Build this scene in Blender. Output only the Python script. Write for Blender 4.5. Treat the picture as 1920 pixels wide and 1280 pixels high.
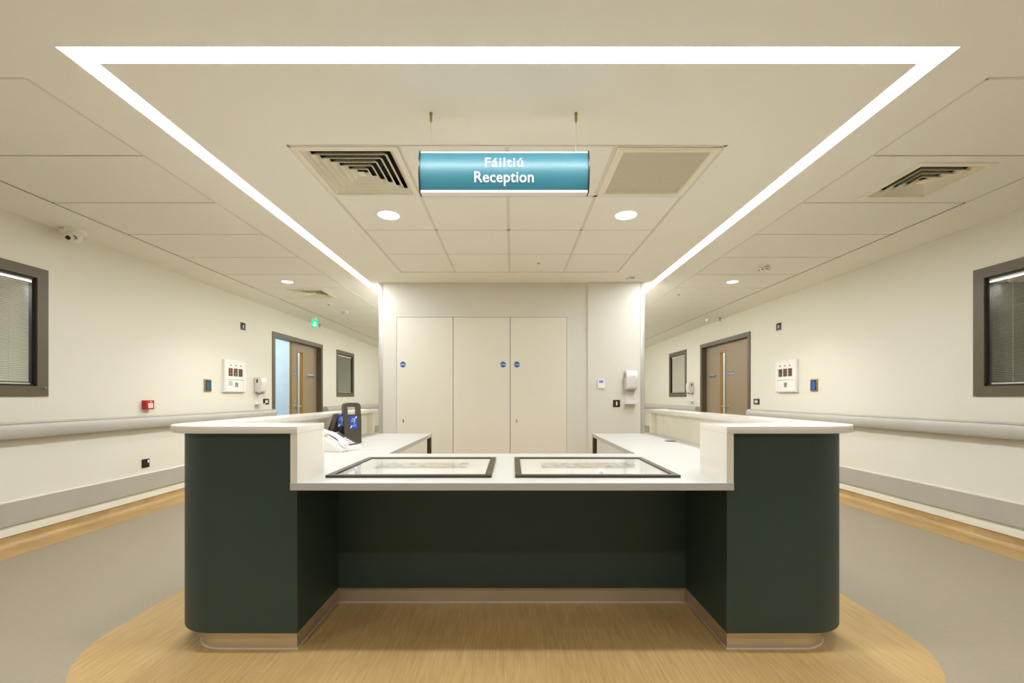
import bpy, bmesh, math, random
from mathutils import Vector, Matrix
random.seed(7)
PI = math.pi
for o in list(bpy.data.objects):
    bpy.data.objects.remove(o)
scene = bpy.context.scene
COL = scene.collection

# ---------------------------------------------------------------- camera, world, exposure
F_PX, HOR_Y, EYE = 810.0, 744.0, 1.12          # focal length in px of a 1920 px wide frame, horizon row, eye height
cam_d = bpy.data.cameras.new('camera')
cam_d.sensor_width = 36.0
cam_d.lens = F_PX / 1920.0 * 36.0
cam_d.shift_y = (HOR_Y - 640.0) / 1920.0        # rising front: verticals stay upright
cam_d.clip_start = 0.05
cam = bpy.data.objects.new('camera', cam_d)
cam.location = (0, 0, EYE)
cam.rotation_euler = (PI / 2, 0, 0)
COL.objects.link(cam)
scene.camera = cam

world = bpy.data.worlds.new('world')
world.use_nodes = True
world.node_tree.nodes['Background'].inputs[0].default_value = (0.9, 0.95, 1.0, 1)
world.node_tree.nodes['Background'].inputs[1].default_value = 0.02
scene.world = world
vs = scene.view_settings
vs.view_transform = 'Standard'
vs.look = 'None'
vs.gamma = 1.0
vs.use_curve_mapping = False
vs.exposure = 0.80
LED_STRENGTH = 26.0
DOWNLIGHT_W = 22.0
CORRIDOR_W = 36.0
FOYER_W = 54.0
ROOM_STRENGTH = 3.4
scene.cycles.max_bounces = 14
scene.cycles.diffuse_bounces = 9
scene.cycles.transparent_max_bounces = 16

# ---------------------------------------------------------------- key dimensions (metres)
CEIL = 2.50
XL, XR = -3.74, 3.72            # corridor walls
YB, YF = -3.2, 13.0             # wall behind the camera, corridor end
CORE_Y, CORE_L, CORE_R = 5.22, -1.608, 1.590

# ---------------------------------------------------------------- materials
def S(r, g, b):
    f = lambda c: (c / 255) / 12.92 if c <= 10.3 else (((c / 255) + 0.055) / 1.055) ** 2.4
    return (f(r), f(g), f(b), 1)

def new_mat(name):
    m = bpy.data.materials.new(name)
    m.use_nodes = True
    nt = m.node_tree
    return m, nt, nt.nodes['Principled BSDF']

def plain(name, col, rough=0.5, metal=0.0, var=0.03, scale=6.0, bump=0.0, bscale=200.0, spec=0.5, coat=0.0):
    """principled paint with a faint procedural mottling and optional fine relief"""
    m, nt, p = new_mat(name)
    tc = nt.nodes.new('ShaderNodeTexCoord')
    nz = nt.nodes.new('ShaderNodeTexNoise')
    nz.inputs['Scale'].default_value = scale
    nz.inputs['Detail'].default_value = 3
    nt.links.new(tc.outputs['Object'], nz.inputs['Vector'])
    rp = nt.nodes.new('ShaderNodeValToRGB')
    rp.color_ramp.elements[0].position = 0.3
    rp.color_ramp.elements[1].position = 0.7
    rp.color_ramp.elements[0].color = (col[0] * (1 - var), col[1] * (1 - var), col[2] * (1 - var), 1)
    rp.color_ramp.elements[1].color = (min(1, col[0] * (1 + var)), min(1, col[1] * (1 + var)), min(1, col[2] * (1 + var)), 1)
    nt.links.new(nz.outputs['Fac'], rp.inputs[0])
    nt.links.new(rp.outputs[0], p.inputs['Base Color'])
    p.inputs['Roughness'].default_value = rough
    p.inputs['Metallic'].default_value = metal
    p.inputs['Specular IOR Level'].default_value = spec
    p.inputs['Coat Weight'].default_value = coat
    if bump > 0:
        n2 = nt.nodes.new('ShaderNodeTexNoise')
        n2.inputs['Scale'].default_value = bscale
        nt.links.new(tc.outputs['Object'], n2.inputs['Vector'])
        b = nt.nodes.new('ShaderNodeBump')
        b.inputs['Strength'].default_value = bump
        b.inputs['Distance'].default_value = 0.001
        nt.links.new(n2.outputs['Fac'], b.inputs['Height'])
        nt.links.new(b.outputs[0], p.inputs['Normal'])
    return m

def wood_mat(name, c0, c1, rough=0.45):
    m, nt, p = new_mat(name)
    tc = nt.nodes.new('ShaderNodeTexCoord')
    mp = nt.nodes.new('ShaderNodeMapping')
    mp.inputs['Scale'].default_value = (60, 3.2, 10)
    nt.links.new(tc.outputs['Object'], mp.inputs['Vector'])
    n1 = nt.nodes.new('ShaderNodeTexNoise')
    n1.inputs['Scale'].default_value = 1.6
    n1.inputs['Detail'].default_value = 7
    n1.inputs['Roughness'].default_value = 0.65
    n1.inputs['Distortion'].default_value = 0.5
    nt.links.new(mp.outputs[0], n1.inputs['Vector'])
    n2 = nt.nodes.new('ShaderNodeTexNoise')
    n2.inputs['Scale'].default_value = 2.2
    n2.inputs['Detail'].default_value = 2
    nt.links.new(tc.outputs['Object'], n2.inputs['Vector'])
    mx = nt.nodes.new('ShaderNodeMath'); mx.operation = 'MULTIPLY_ADD'
    mx.inputs[1].default_value = 0.35
    nt.links.new(n2.outputs['Fac'], mx.inputs[0])
    ma = nt.nodes.new('ShaderNodeMath'); ma.operation = 'MULTIPLY'
    ma.inputs[1].default_value = 0.65
    nt.links.new(n1.outputs['Fac'], ma.inputs[0])
    nt.links.new(ma.outputs[0], mx.inputs[2])
    rp = nt.nodes.new('ShaderNodeValToRGB')
    rp.color_ramp.elements[0].position = 0.36
    rp.color_ramp.elements[1].position = 0.64
    rp.color_ramp.elements[0].color = c0
    rp.color_ramp.elements[1].color = c1
    nt.links.new(mx.outputs[0], rp.inputs[0])
    nt.links.new(rp.outputs[0], p.inputs['Base Color'])
    p.inputs['Roughness'].default_value = rough
    return m

def emit(name, col, strength):
    m, nt, p = new_mat(name)
    p.inputs['Base Color'].default_value = (0.8, 0.8, 0.8, 1) if strength > 5 else (col[0] * 0.7, col[1] * 0.7, col[2] * 0.7, 1)
    p.inputs['Emission Color'].default_value = col
    p.inputs['Emission Strength'].default_value = strength
    return m

def glass_mat(name, tint=(1, 1, 1, 1), gloss=1.0):
    """thin pane: clear with a fresnel reflection"""
    m, nt, p = new_mat(name)
    nt.nodes.remove(p)
    out = nt.nodes['Material Output']
    tr = nt.nodes.new('ShaderNodeBsdfTransparent'); tr.inputs[0].default_value = tint
    gl = nt.nodes.new('ShaderNodeBsdfGlossy'); gl.inputs['Roughness'].default_value = 0.02
    lw = nt.nodes.new('ShaderNodeLayerWeight'); lw.inputs['Blend'].default_value = 0.5
    pw = nt.nodes.new('ShaderNodeMath'); pw.operation = 'POWER'; pw.inputs[1].default_value = 4.0
    nt.links.new(lw.outputs['Facing'], pw.inputs[0])
    mu = nt.nodes.new('ShaderNodeMath'); mu.operation = 'MULTIPLY_ADD'; mu.inputs[1].default_value = 0.8 * gloss; mu.inputs[2].default_value = 0.04 * gloss
    nt.links.new(pw.outputs[0], mu.inputs[0])
    mx = nt.nodes.new('ShaderNodeMixShader')
    nt.links.new(mu.outputs[0], mx.inputs[0])
    nt.links.new(tr.outputs[0], mx.inputs[1])
    nt.links.new(gl.outputs[0], mx.inputs[2])
    nt.links.new(mx.outputs[0], out.inputs[0])
    return m

def perforated_mat(name, col, pitch, hole):
    m, nt, p = new_mat(name)
    out = nt.nodes['Material Output']
    p.inputs['Base Color'].default_value = col
    p.inputs['Roughness'].default_value = 0.5
    tc = nt.nodes.new('ShaderNodeTexCoord')
    sc = nt.nodes.new('ShaderNodeVectorMath'); sc.operation = 'SCALE'; sc.inputs['Scale'].default_value = 1 / pitch
    nt.links.new(tc.outputs['Object'], sc.inputs[0])
    fr = nt.nodes.new('ShaderNodeVectorMath'); fr.operation = 'FRACTION'
    nt.links.new(sc.outputs[0], fr.inputs[0])
    sb = nt.nodes.new('ShaderNodeVectorMath'); sb.operation = 'SUBTRACT'; sb.inputs[1].default_value = (0.5, 0.5, 0)
    nt.links.new(fr.outputs[0], sb.inputs[0])
    mu = nt.nodes.new('ShaderNodeVectorMath'); mu.operation = 'MULTIPLY'; mu.inputs[1].default_value = (1, 1, 0)
    nt.links.new(sb.outputs[0], mu.inputs[0])
    ln = nt.nodes.new('ShaderNodeVectorMath'); ln.operation = 'LENGTH'
    nt.links.new(mu.outputs[0], ln.inputs[0])
    lt = nt.nodes.new('ShaderNodeMath'); lt.operation = 'LESS_THAN'; lt.inputs[1].default_value = hole
    nt.links.new(ln.outputs['Value'], lt.inputs[0])
    tr = nt.nodes.new('ShaderNodeBsdfTransparent')
    mx = nt.nodes.new('ShaderNodeMixShader')
    nt.links.new(lt.outputs[0], mx.inputs[0])
    nt.links.new(p.outputs[0], mx.inputs[1])
    nt.links.new(tr.outputs[0], mx.inputs[2])
    nt.links.new(mx.outputs[0], out.inputs[0])
    return m

def artwork_mat(name, seed, patch_x):
    """pale watercolour streetscape: washed greys with a terracotta passage"""
    m, nt, p = new_mat(name)
    tc = nt.nodes.new('ShaderNodeTexCoord')
    mp = nt.nodes.new('ShaderNodeMapping')
    mp.inputs['Location'].default_value = (seed, seed * 1.7, 0)
    mp.inputs['Scale'].default_value = (26, 12, 1)
    nt.links.new(tc.outputs['Object'], mp.inputs[0])
    nz = nt.nodes.new('ShaderNodeTexNoise'); nz.inputs['Scale'].default_value = 1.0; nz.inputs['Detail'].default_value = 6
    nt.links.new(mp.outputs[0], nz.inputs['Vector'])
    rp = nt.nodes.new('ShaderNodeValToRGB')
    cr = rp.color_ramp
    cr.elements[0].position = 0.34; cr.elements[0].color = S(120, 122, 120)
    cr.elements[1].position = 0.66; cr.elements[1].color = S(232, 230, 222)
    e = cr.elements.new(0.45); e.color = S(176, 178, 172)
    e = cr.elements.new(0.54); e.color = S(214, 212, 200)
    nt.links.new(nz.outputs['Fac'], rp.inputs[0])
    sx = nt.nodes.new('ShaderNodeSeparateXYZ')
    nt.links.new(tc.outputs['Object'], sx.inputs[0])
    a = nt.nodes.new('ShaderNodeMath'); a.operation = 'SUBTRACT'; a.inputs[1].default_value = patch_x
    nt.links.new(sx.outputs['X'], a.inputs[0])
    b = nt.nodes.new('ShaderNodeMath'); b.operation = 'ABSOLUTE'
    nt.links.new(a.outputs[0], b.inputs[0])
    c = nt.nodes.new('ShaderNodeMapRange')
    c.inputs['From Min'].default_value = 0.09; c.inputs['From Max'].default_value = 0.05
    nt.links.new(b.outputs[0], c.inputs['Value'])
    d = nt.nodes.new('ShaderNodeMath'); d.operation = 'MULTIPLY'; d.inputs[1].default_value = 0.6
    nt.links.new(c.outputs[0], d.inputs[0])
    mx = nt.nodes.new('ShaderNodeMix'); mx.data_type = 'RGBA'
    nt.links.new(d.outputs[0], mx.inputs['Factor'])
    nt.links.new(rp.outputs[0], mx.inputs['A'])
    mx.inputs['B'].default_value = S(214, 176, 146)
    # ground line of the scene, darker washes along its lower edge
    g = nt.nodes.new('ShaderNodeMapRange')
    g.inputs['From Min'].default_value = -0.015; g.inputs['From Max'].default_value = -0.04
    g.inputs['To Max'].default_value = 0.6
    nt.links.new(sx.outputs['Y'], g.inputs['Value'])
    m2 = nt.nodes.new('ShaderNodeMix'); m2.data_type = 'RGBA'
    nt.links.new(g.outputs[0], m2.inputs['Factor'])
    nt.links.new(mx.outputs['Result'], m2.inputs['A'])
    m2.inputs['B'].default_value = S(128, 130, 122)
    nt.links.new(m2.outputs['Result'], p.inputs['Base Color'])
    p.inputs['Roughness'].default_value = 0.8
    return m

M = {}
M['wall'] = plain('cream wall paint', S(229, 225, 212), 0.55, var=0.008, scale=1.2, bump=0.05)
M['core'] = plain('cream core paint', S(222, 219, 208), 0.5, var=0.008, scale=1.2)
M['cdoor'] = plain('cream cupboard laminate', S(233, 228, 214), 0.4, var=0.006, scale=1.2)
M['ceil'] = plain('ceiling plaster', S(243, 240, 230), 0.8, var=0.01, scale=1.0)
M['tile'] = plain('mineral ceiling tile', S(241, 238, 230), 0.85, var=0.012, scale=30, bump=0.05)
M['grid'] = plain('ceiling grid bar', S(222, 218, 206), 0.5)
M['gap'] = plain('painted ceiling gap shade', S(150, 142, 122), 0.7)  # corridor grid bars coloured darker, painting the shade between tiles
M['void'] = plain('painted plenum shade', S(34, 30, 23), 0.9)  # near black: shade of vent slots and gaps put into the colour
M['vent'] = plain('ivory diffuser enamel', S(240, 234, 213), 0.45)
M['floor'] = plain('taupe vinyl', S(158, 147, 128), 0.42, var=0.03, scale=40, bump=0.04)
M['wood'] = wood_mat('oak vinyl', S(168, 136, 84), S(198, 167, 115), 0.42)
M['cap'] = plain('white skirting cap', S(238, 233, 220), 0.4)
M['rail'] = plain('grey handrail vinyl', S(188, 184, 175), 0.35)
M['raildark'] = plain('handrail groove', S(150, 144, 132), 0.5)
M['bump'] = plain('grey wall guard vinyl', S(182, 176, 164), 0.45)
M['bumplip'] = plain('wall guard lip', S(214, 210, 198), 0.4)
M['guard'] = plain('aluminium corner guard', S(196, 193, 186), 0.35, metal=0.3)
M['frame'] = plain('bronze grey frame', S(99, 89, 70), 0.42)
M['gasket'] = plain('black gasket', S(18, 17, 14), 0.5)
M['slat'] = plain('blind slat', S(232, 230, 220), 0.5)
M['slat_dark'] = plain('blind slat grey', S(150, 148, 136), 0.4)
M['head'] = plain('blind headrail', S(245, 243, 236), 0.3)
M['glass'] = glass_mat('window glass', (0.95, 0.955, 0.93, 1))
M['glass_clear'] = glass_mat('picture glass', (1, 1, 1, 1))
M['leaf'] = plain('taupe door laminate', S(152, 134, 110), 0.45, var=0.01)
M['oak'] = plain('oak bead', S(176, 130, 68), 0.45, var=0.08, scale=40)
M['steel'] = plain('brushed steel', S(190, 188, 180), 0.3, metal=0.9)
M['doorsign'] = plain('door sign slate', S(96, 110, 116), 0.3, metal=0.3)
M['blue'] = plain('fire sign blue', S(24, 92, 168), 0.35)
M['blue2'] = plain('loop sign blue', S(52, 84, 196), 0.35)
M['white'] = plain('white print', S(246, 246, 244), 0.45, var=0.0)
M['plastic'] = plain('white plastic', S(240, 238, 234), 0.35)
M['plastic_mauve'] = plain('dispenser plastic', S(228, 223, 220), 0.3)
M['spout'] = plain('dispenser spout', S(150, 146, 134), 0.35)
M['black'] = plain('black plastic', S(30, 27, 22), 0.4)
M['socket'] = plain('black nickel plate', S(52, 44, 34), 0.28, metal=0.4)
M['nickel'] = plain('satin nickel', S(168, 154, 128), 0.35, metal=0.6)
M['teal_screen'] = emit('teal touch screen', S(20, 96, 120), 0.35)
M['blue_screen'] = emit('blue touch screen', S(40, 86, 170), 0.4)
M['lcd'] = emit('thermostat display', S(80, 130, 196), 0.3)
M['red'] = plain('call point red', S(190, 38, 22), 0.4)
M['red_pipe'] = plain('valve red', S(170, 60, 40), 0.4)
M['brass'] = plain('valve brass', S(160, 130, 76), 0.3, metal=0.7)
M['yellow'] = plain('valve tag yellow', S(206, 176, 40), 0.5)
M['vbox'] = plain('valve box interior', S(112, 96, 76), 0.6)
M['greylabel'] = plain('grey printed label', S(140, 138, 130), 0.6)
M['green'] = plain('dark green laminate', S(46, 64, 58), 0.5, var=0.015, scale=3)
M['plinth'] = plain('satin plinth laminate', S(206, 194, 174), 0.36, metal=0.65, var=0.02)
M['bead'] = plain('sealant bead', S(214, 206, 192), 0.4)
M['slab'] = plain('white solid surface', S(234, 229, 219), 0.16, var=0.004)
M['top'] = plain('white worktop laminate', S(192, 191, 187), 0.35, var=0.004)
M['lining'] = plain('cream desk lining', S(236, 231, 214), 0.45)
M['legmat'] = plain('grey steel leg', S(96, 96, 82), 0.4, metal=0.3)
M['pframe'] = plain('dark picture frame', S(62, 54, 42), 0.42, var=0.06, scale=20)
M['mat'] = plain('cream picture mount', S(246, 244, 236), 0.7, var=0.004)
M['loop'] = plain('charcoal loop casing', S(80, 73, 59), 0.42)
M['loopblack'] = plain('black loop body', S(22, 21, 19), 0.3)
M['keypad'] = plain('phone dark panel', S(56, 54, 66), 0.35)
M['teal'] = plain('sign teal print', S(48, 108, 122), 0.36, var=0.02)
M['silver'] = plain('sign aluminium', S(236, 234, 228), 0.3, metal=0.2)
M['led'] = emit('led diffuser', (0.94, 0.985, 1.0, 1), LED_STRENGTH)
M['lamp'] = emit('downlight lens', (1.0, 0.98, 0.94, 1), 14)
M['roomlight'] = emit('ward ceiling panel', (0.84, 0.93, 1.0, 1), ROOM_STRENGTH)
M['roomwall'] = plain('pale blue room wall', S(206, 220, 226), 0.6)
M['cupdark'] = plain('dark cupboard', S(74, 68, 54), 0.5)
M['officefill'] = emit('added office fill panel', (1.0, 0.93, 0.82, 1), 1.3)
M['dimwall'] = plain('office wall', S(190, 180, 160), 0.7)
M['bluegrey'] = plain('blue grey curtain', S(104, 110, 118), 0.8)
M['exitgreen'] = emit('exit green', (0.02, 0.55, 0.28, 1), 0.75)
M['exitwhite'] = emit('exit white', (0.8, 1.0, 0.9, 1), 1.0)

# ---------------------------------------------------------------- helpers
def tag(o, label=None, cat=None, group=None, kind=None):
    if label: o['label'] = label
    if cat: o['category'] = cat
    if group: o['group'] = group
    if kind: o['kind'] = kind
    return o

def empty(name, loc=(0, 0, 0), rz=0.0):
    o = bpy.data.objects.new(name, None)
    o.empty_display_size = 0.05
    o.location = loc
    o.rotation_euler = (0, 0, rz)
    COL.objects.link(o)
    return o

class MB:
    def __init__(s):
        s.bm = bmesh.new()
    def _bevel(s, faces, bev, seg=2):
        edges = set()
        for f in faces:
            for e in f.edges:
                if len(e.link_faces) == 2 and e.calc_face_angle(0) > 0.6:
                    edges.add(e)
        if edges:
            bmesh.ops.bevel(s.bm, geom=list(edges), offset=bev, segments=seg, affect='EDGES', profile=0.6)
    def box(s, x0, x1, y0, y1, z0, z1, bev=0.0, seg=2):
        if x0 > x1: x0, x1 = x1, x0
        if y0 > y1: y0, y1 = y1, y0
        v = [s.bm.verts.new(p) for p in ((x0, y0, z0), (x1, y0, z0), (x1, y1, z0), (x0, y1, z0),
                                         (x0, y0, z1), (x1, y0, z1), (x1, y1, z1), (x0, y1, z1))]
        fs = [s.bm.faces.new([v[i] for i in q]) for q in ((3, 2, 1, 0), (4, 5, 6, 7), (0, 1, 5, 4), (1, 2, 6, 5), (2, 3, 7, 6), (3, 0, 4, 7))]
        if bev > 0: s._bevel(fs, bev, seg)
        return s
    def prism(s, pts, a0, a1, axis='z', bev=0.0, seg=2):
        """extrude a 2-D outline along an axis: z -> (x,y), y -> (x,z), x -> (y,z)"""
        def P(p, a):
            if axis == 'z': return (p[0], p[1], a)
            if axis == 'y': return (p[0], a, p[1])
            return (a, p[0], p[1])
        lo = [s.bm.verts.new(P(p, a0)) for p in pts]
        hi = [s.bm.verts.new(P(p, a1)) for p in pts]
        n = len(pts)
        fs = [s.bm.faces.new(lo[::-1]), s.bm.faces.new(hi)]
        for i in range(n):
            fs.append(s.bm.faces.new((lo[i], lo[(i + 1) % n], hi[(i + 1) % n], hi[i])))
        bmesh.ops.recalc_face_normals(s.bm, faces=fs)
        if bev > 0: s._bevel(fs, bev, seg)
        return s
    def loft(s, rings, cap=True):
        vs_ = [[s.bm.verts.new(p) for p in r] for r in rings]
        fs = []
        n = len(rings[0])
        for a, b in zip(vs_, vs_[1:]):
            for i in range(n):
                fs.append(s.bm.faces.new((a[i], a[(i + 1) % n], b[(i + 1) % n], b[i])))
        if cap:
            fs.append(s.bm.faces.new(vs_[0][::-1])); fs.append(s.bm.faces.new(vs_[-1]))
        bmesh.ops.recalc_face_normals(s.bm, faces=fs)
        return s
    def lathe(s, prof, c=(0, 0, 0), axis='z', n=28):
        """prof = [(radius, height)...]; axis is the spin axis"""
        rings = []
        for r, h in prof:
            ring = []
            for i in range(n):
                a = 2 * PI * i / n
                u, v = r * math.cos(a), r * math.sin(a)
                if axis == 'z': q = (c[0] + u, c[1] + v, c[2] + h)
                elif axis == 'y': q = (c[0] + u, c[1] + h, c[2] + v)
                else: q = (c[0] + h, c[1] + u, c[2] + v)
                ring.append(q)
            rings.append(ring)
        return s.loft(rings)
    def tube(s, pts, r, n=8):
        pts = [Vector(p) for p in pts]
        rings = []
        for i, p in enumerate(pts):
            t = (pts[min(i + 1, len(pts) - 1)] - pts[max(i - 1, 0)]).normalized()
            up = Vector((0, 0, 1)) if abs(t.z) < 0.95 else Vector((1, 0, 0))
            a = t.cross(up).normalized(); b = t.cross(a).normalized()
            rings.append([tuple(p + a * r * math.cos(2 * PI * k / n) + b * r * math.sin(2 * PI * k / n)) for k in range(n)])
        return s.loft(rings)
    def quad(s, *pts):
        s.bm.faces.new([s.bm.verts.new(p) for p in pts])
        return s
    def build(s, name, mat, parent=None, loc=None, rot=None, smooth=True):
        me = bpy.data.meshes.new(name)
        s.bm.to_mesh(me)
        s.bm.free()
        if mat: me.materials.append(mat)
        if smooth:
            for p in me.polygons: p.use_smooth = True
            me.set_sharp_from_angle(angle=math.radians(32))
        o = bpy.data.objects.new(name, me)
        COL.objects.link(o)
        if parent: o.parent = parent
        if loc: o.location = loc
        if rot: o.rotation_euler = rot
        return o

def struct(o):
    o['kind'] = 'structure'
    return o

def arc(cx, cy, r, a0, a1, n=16):
    return [(cx + r * math.cos(math.radians(a0 + (a1 - a0) * i / n)), cy + r * math.sin(math.radians(a0 + (a1 - a0) * i / n))) for i in range(n + 1)]

def rrect(x0, x1, y0, y1, r, n=6):
    return (arc(x1 - r, y1 - r, r, 0, 90, n) + arc(x0 + r, y1 - r, r, 90, 180, n) +
            arc(x0 + r, y0 + r, r, 180, 270, n) + arc(x1 - r, y0 + r, r, 270, 360, n))

def holed(u0, u1, v0, v1, holes, depth, mapf):
    """a sheet in (u, v) with rectangular holes whose reveals run to w = depth; mapf(u, v, w) -> xyz"""
    bm = bmesh.new()
    us = sorted({u0, u1} | {h[0] for h in holes} | {h[1] for h in holes})
    vv = sorted({v0, v1} | {h[2] for h in holes} | {h[3] for h in holes})
    us = [u for u in us if u0 <= u <= u1]; vv = [v for v in vv if v0 <= v <= v1]
    def hole(i, j):
        if i < 0 or j < 0 or i >= len(us) - 1 or j >= len(vv) - 1: return None
        cu, cv = (us[i] + us[i + 1]) / 2, (vv[j] + vv[j + 1]) / 2
        return any(h[0] < cu < h[1] and h[2] < cv < h[3] for h in holes)
    cache = {}
    def V(u, v, w):
        k = (round(u, 5), round(v, 5), w)
        if k not in cache: cache[k] = bm.verts.new(mapf(u, v, w))
        return cache[k]
    for i in range(len(us) - 1):
        for j in range(len(vv) - 1):
            a, b, c, d = us[i], us[i + 1], vv[j], vv[j + 1]
            if not hole(i, j):
                bm.faces.new((V(a, c, 0), V(b, c, 0), V(b, d, 0), V(a, d, 0)))
                if hole(i - 1, j): bm.faces.new((V(a, c, 0), V(a, d, 0), V(a, d, depth), V(a, c, depth)))
                if hole(i + 1, j): bm.faces.new((V(b, c, 0), V(b, c, depth), V(b, d, depth), V(b, d, 0)))
                if hole(i, j - 1): bm.faces.new((V(a, c, 0), V(a, c, depth), V(b, c, depth), V(b, c, 0)))
                if hole(i, j + 1): bm.faces.new((V(a, d, 0), V(b, d, 0), V(b, d, depth), V(a, d, depth)))
                bm.faces.new((V(a, c, depth), V(a, d, depth), V(b, d, depth), V(b, c, depth)))
    # outer rim
    for i in range(len(us) - 1):
        for v, j in ((v0, 0), (v1, len(vv) - 2)):
            if not hole(i, j):
                bm.faces.new((V(us[i], v, 0), V(us[i], v, depth), V(us[i + 1], v, depth), V(us[i + 1], v, 0)))
    for j in range(len(vv) - 1):
        for u, i in ((u0, 0), (u1, len(us) - 2)):
            if not hole(i, j):
                bm.faces.new((V(u, vv[j], 0), V(u, vv[j + 1], 0), V(u, vv[j + 1], depth), V(u, vv[j], depth)))
    bmesh.ops.recalc_face_normals(bm, faces=bm.faces[:])
    mb = MB(); mb.bm.free(); mb.bm = bm
    return mb

def text_mesh(name, body, size, mat, parent, loc, rot=(PI / 2, 0, 0), weight=0.0, depth=0.0004, spacing=1.0, sx=1.0):
    cu = bpy.data.curves.new(name, 'FONT')
    cu.body = body
    cu.size = size
    cu.align_x = 'CENTER'; cu.align_y = 'CENTER'
    cu.offset = weight
    cu.extrude = depth
    cu.space_character = spacing
    cu.resolution_u = 3
    tmp = bpy.data.objects.new('tmp', cu)
    COL.objects.link(tmp)
    dg = bpy.context.evaluated_depsgraph_get()
    me = bpy.data.meshes.new_from_object(tmp.evaluated_get(dg))
    bpy.data.objects.remove(tmp)
    me.name = name
    me.materials.clear(); me.materials.append(mat)
    o = bpy.data.objects.new(name, me)
    COL.objects.link(o)
    o.parent = parent; o.location = loc; o.rotation_euler = rot
    o.scale = (sx, 1, 1)
    return o

def copy_tree(o, parent=None):
    c = o.copy(); COL.objects.link(c); c.parent = parent
    for ch in list(o.children): copy_tree(ch, c)
    return c

# ================================================================= THE ROOM SHELL
# ---- floor with the oak inlay round the desk and the oak borders along the corridors
floor = struct(MB().box(-6.4, 6.4, YB, YF, -0.06, 0).build('floor', M['floor']))
isl = ([(x, y) for x, y in arc(-1.92 + 0.57, 2.10, 0.57, 180, 270, 20)] +
       [(x, y) for x, y in arc(1.87 - 0.57, 2.10, 0.57, 270, 360, 20)] + [(1.87, 5.22), (-1.92, 5.22)])
MB().prism(isl, 0.0, 0.0015).build('floor_inlay', M['wood'], floor)
MB().box(XL + 0.03, -3.49, YB, YF, 0, 0.0015).build('floor_border', M['wood'], floor)
MB().box(3.47, XR - 0.03, YB, YF, 0, 0.0015).build('floor_border', M['wood'], floor)

# ---- side walls with door and window openings
WIN_Z = (1.125, 2.135)
DOOR_Y, DOOR_TOP = (6.735, 8.515), 2.145
WINS = [(2.48, 3.475), (9.20, 10.21)]
def side_wall(name, x, sgn):
    hs = [(w[0], w[1], WIN_Z[0], WIN_Z[1]) for w in WINS] + [(DOOR_Y[0], DOOR_Y[1], -0.001, DOOR_TOP)]
    return struct(holed(YB, YF, -0.001, CEIL + 0.1, hs, 0.14, lambda u, v, w: (x + sgn * w, u, v)).build(name, M['wall'], smooth=False))
wall_left = side_wall('wall_left', XL, -1)
wall_right = side_wall('wall_right', XR, 1)
struct(MB().box(XL - 0.2, XR + 0.2, YB - 0.15, YB, 0, CEIL + 0.1).build('wall_back', M['wall']))
struct(MB().box(XL - 0.2, XR + 0.2, YF, YF + 0.15, 0, CEIL + 0.1).build('wall_front', M['wall']))

# ---- the core wall with the cupboard doors
CUP = [-1.396, -0.711, -0.023, 0.664]
CUP_TOP = 2.087
wall_core = struct(holed(CORE_L, 0.912, 0, CEIL, [(CUP[0], CUP[3], -0.001, CUP_TOP)], 0.6,
                         lambda u, v, w: (u, CORE_Y + w, v)).build('wall_core', M['core'], smooth=False))
MB().box(CORE_L, CORE_R, CORE_Y + 0.6, YF - 0.01, 0, CEIL).build('core_mass', M['core'], wall_core)
MB().box(0.912, CORE_R, CORE_Y - 0.028, CORE_Y + 0.6, 0, CEIL, 0.003).build('core_pier', M['core'], wall_core)
MB().box(0.898, 0.912, CORE_Y - 0.006, CORE_Y + 0.01, 0, CEIL).build('cover_strip', M['wall'], wall_core)

def fire_sign(parent, loc, rot=(0, 0, 0)):
    """blue disc, local face towards -y"""
    s = MB().lathe([(0.0355, 0), (0.0355, -0.0012)], axis='y', n=32).build('fire_sign', M['blue'], parent, loc, rot)
    text_mesh('lettering', 'FIRE DOOR', 0.0115, M['white'], s, (0, -0.0014, 0.005), weight=0.0003, depth=0.0001)
    text_mesh('lettering', 'KEEP LOCKED', 0.0105, M['white'], s, (0, -0.0014, -0.0075), weight=0.0003, depth=0.0001)
    tag(s, 'round blue fire door sticker with white lettering')
    return s

for i in range(3):
    a, b = CUP[i], CUP[i + 1]
    d = struct(MB().box(a + 0.003, b - 0.003, CORE_Y + 0.002, CORE_Y + 0.03, 0.004, CUP_TOP - 0.004, 0.0015).build('door_%d' % (i + 1), M['cdoor']))
    if i == 0: sx_ = a + 0.078
    elif i == 1: sx_ = b - 0.085
    else: sx_ = a + 0.082
    fire_sign(d, (sx_, CORE_Y + 0.002, 1.512))
    if i != 1:
        e = MB().prism(rrect(-0.007, 0.007, -0.020, 0.020, 0.0065), -0.002, 0, 'y').build('escutcheon', M['nickel'], d, (a + (0.083 if i == 0 else 0.080), CORE_Y + 0.002, 0.83))
        k = MB().lathe([(0.0042, 0), (0.0042, -0.0006)], axis='y', n=14).build('keyhole', M['black'], e, (0, -0.002, 0.005))
        MB().box(-0.002, 0.002, -0.0026, -0.002, -0.011, 0.004).build('keyhole', M['black'], e)
MB().box(CUP[0], CUP[3], CORE_Y + 0.035, CORE_Y + 0.04, 0, CUP_TOP).build('cupboard_back', M['void'], wall_core)

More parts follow.
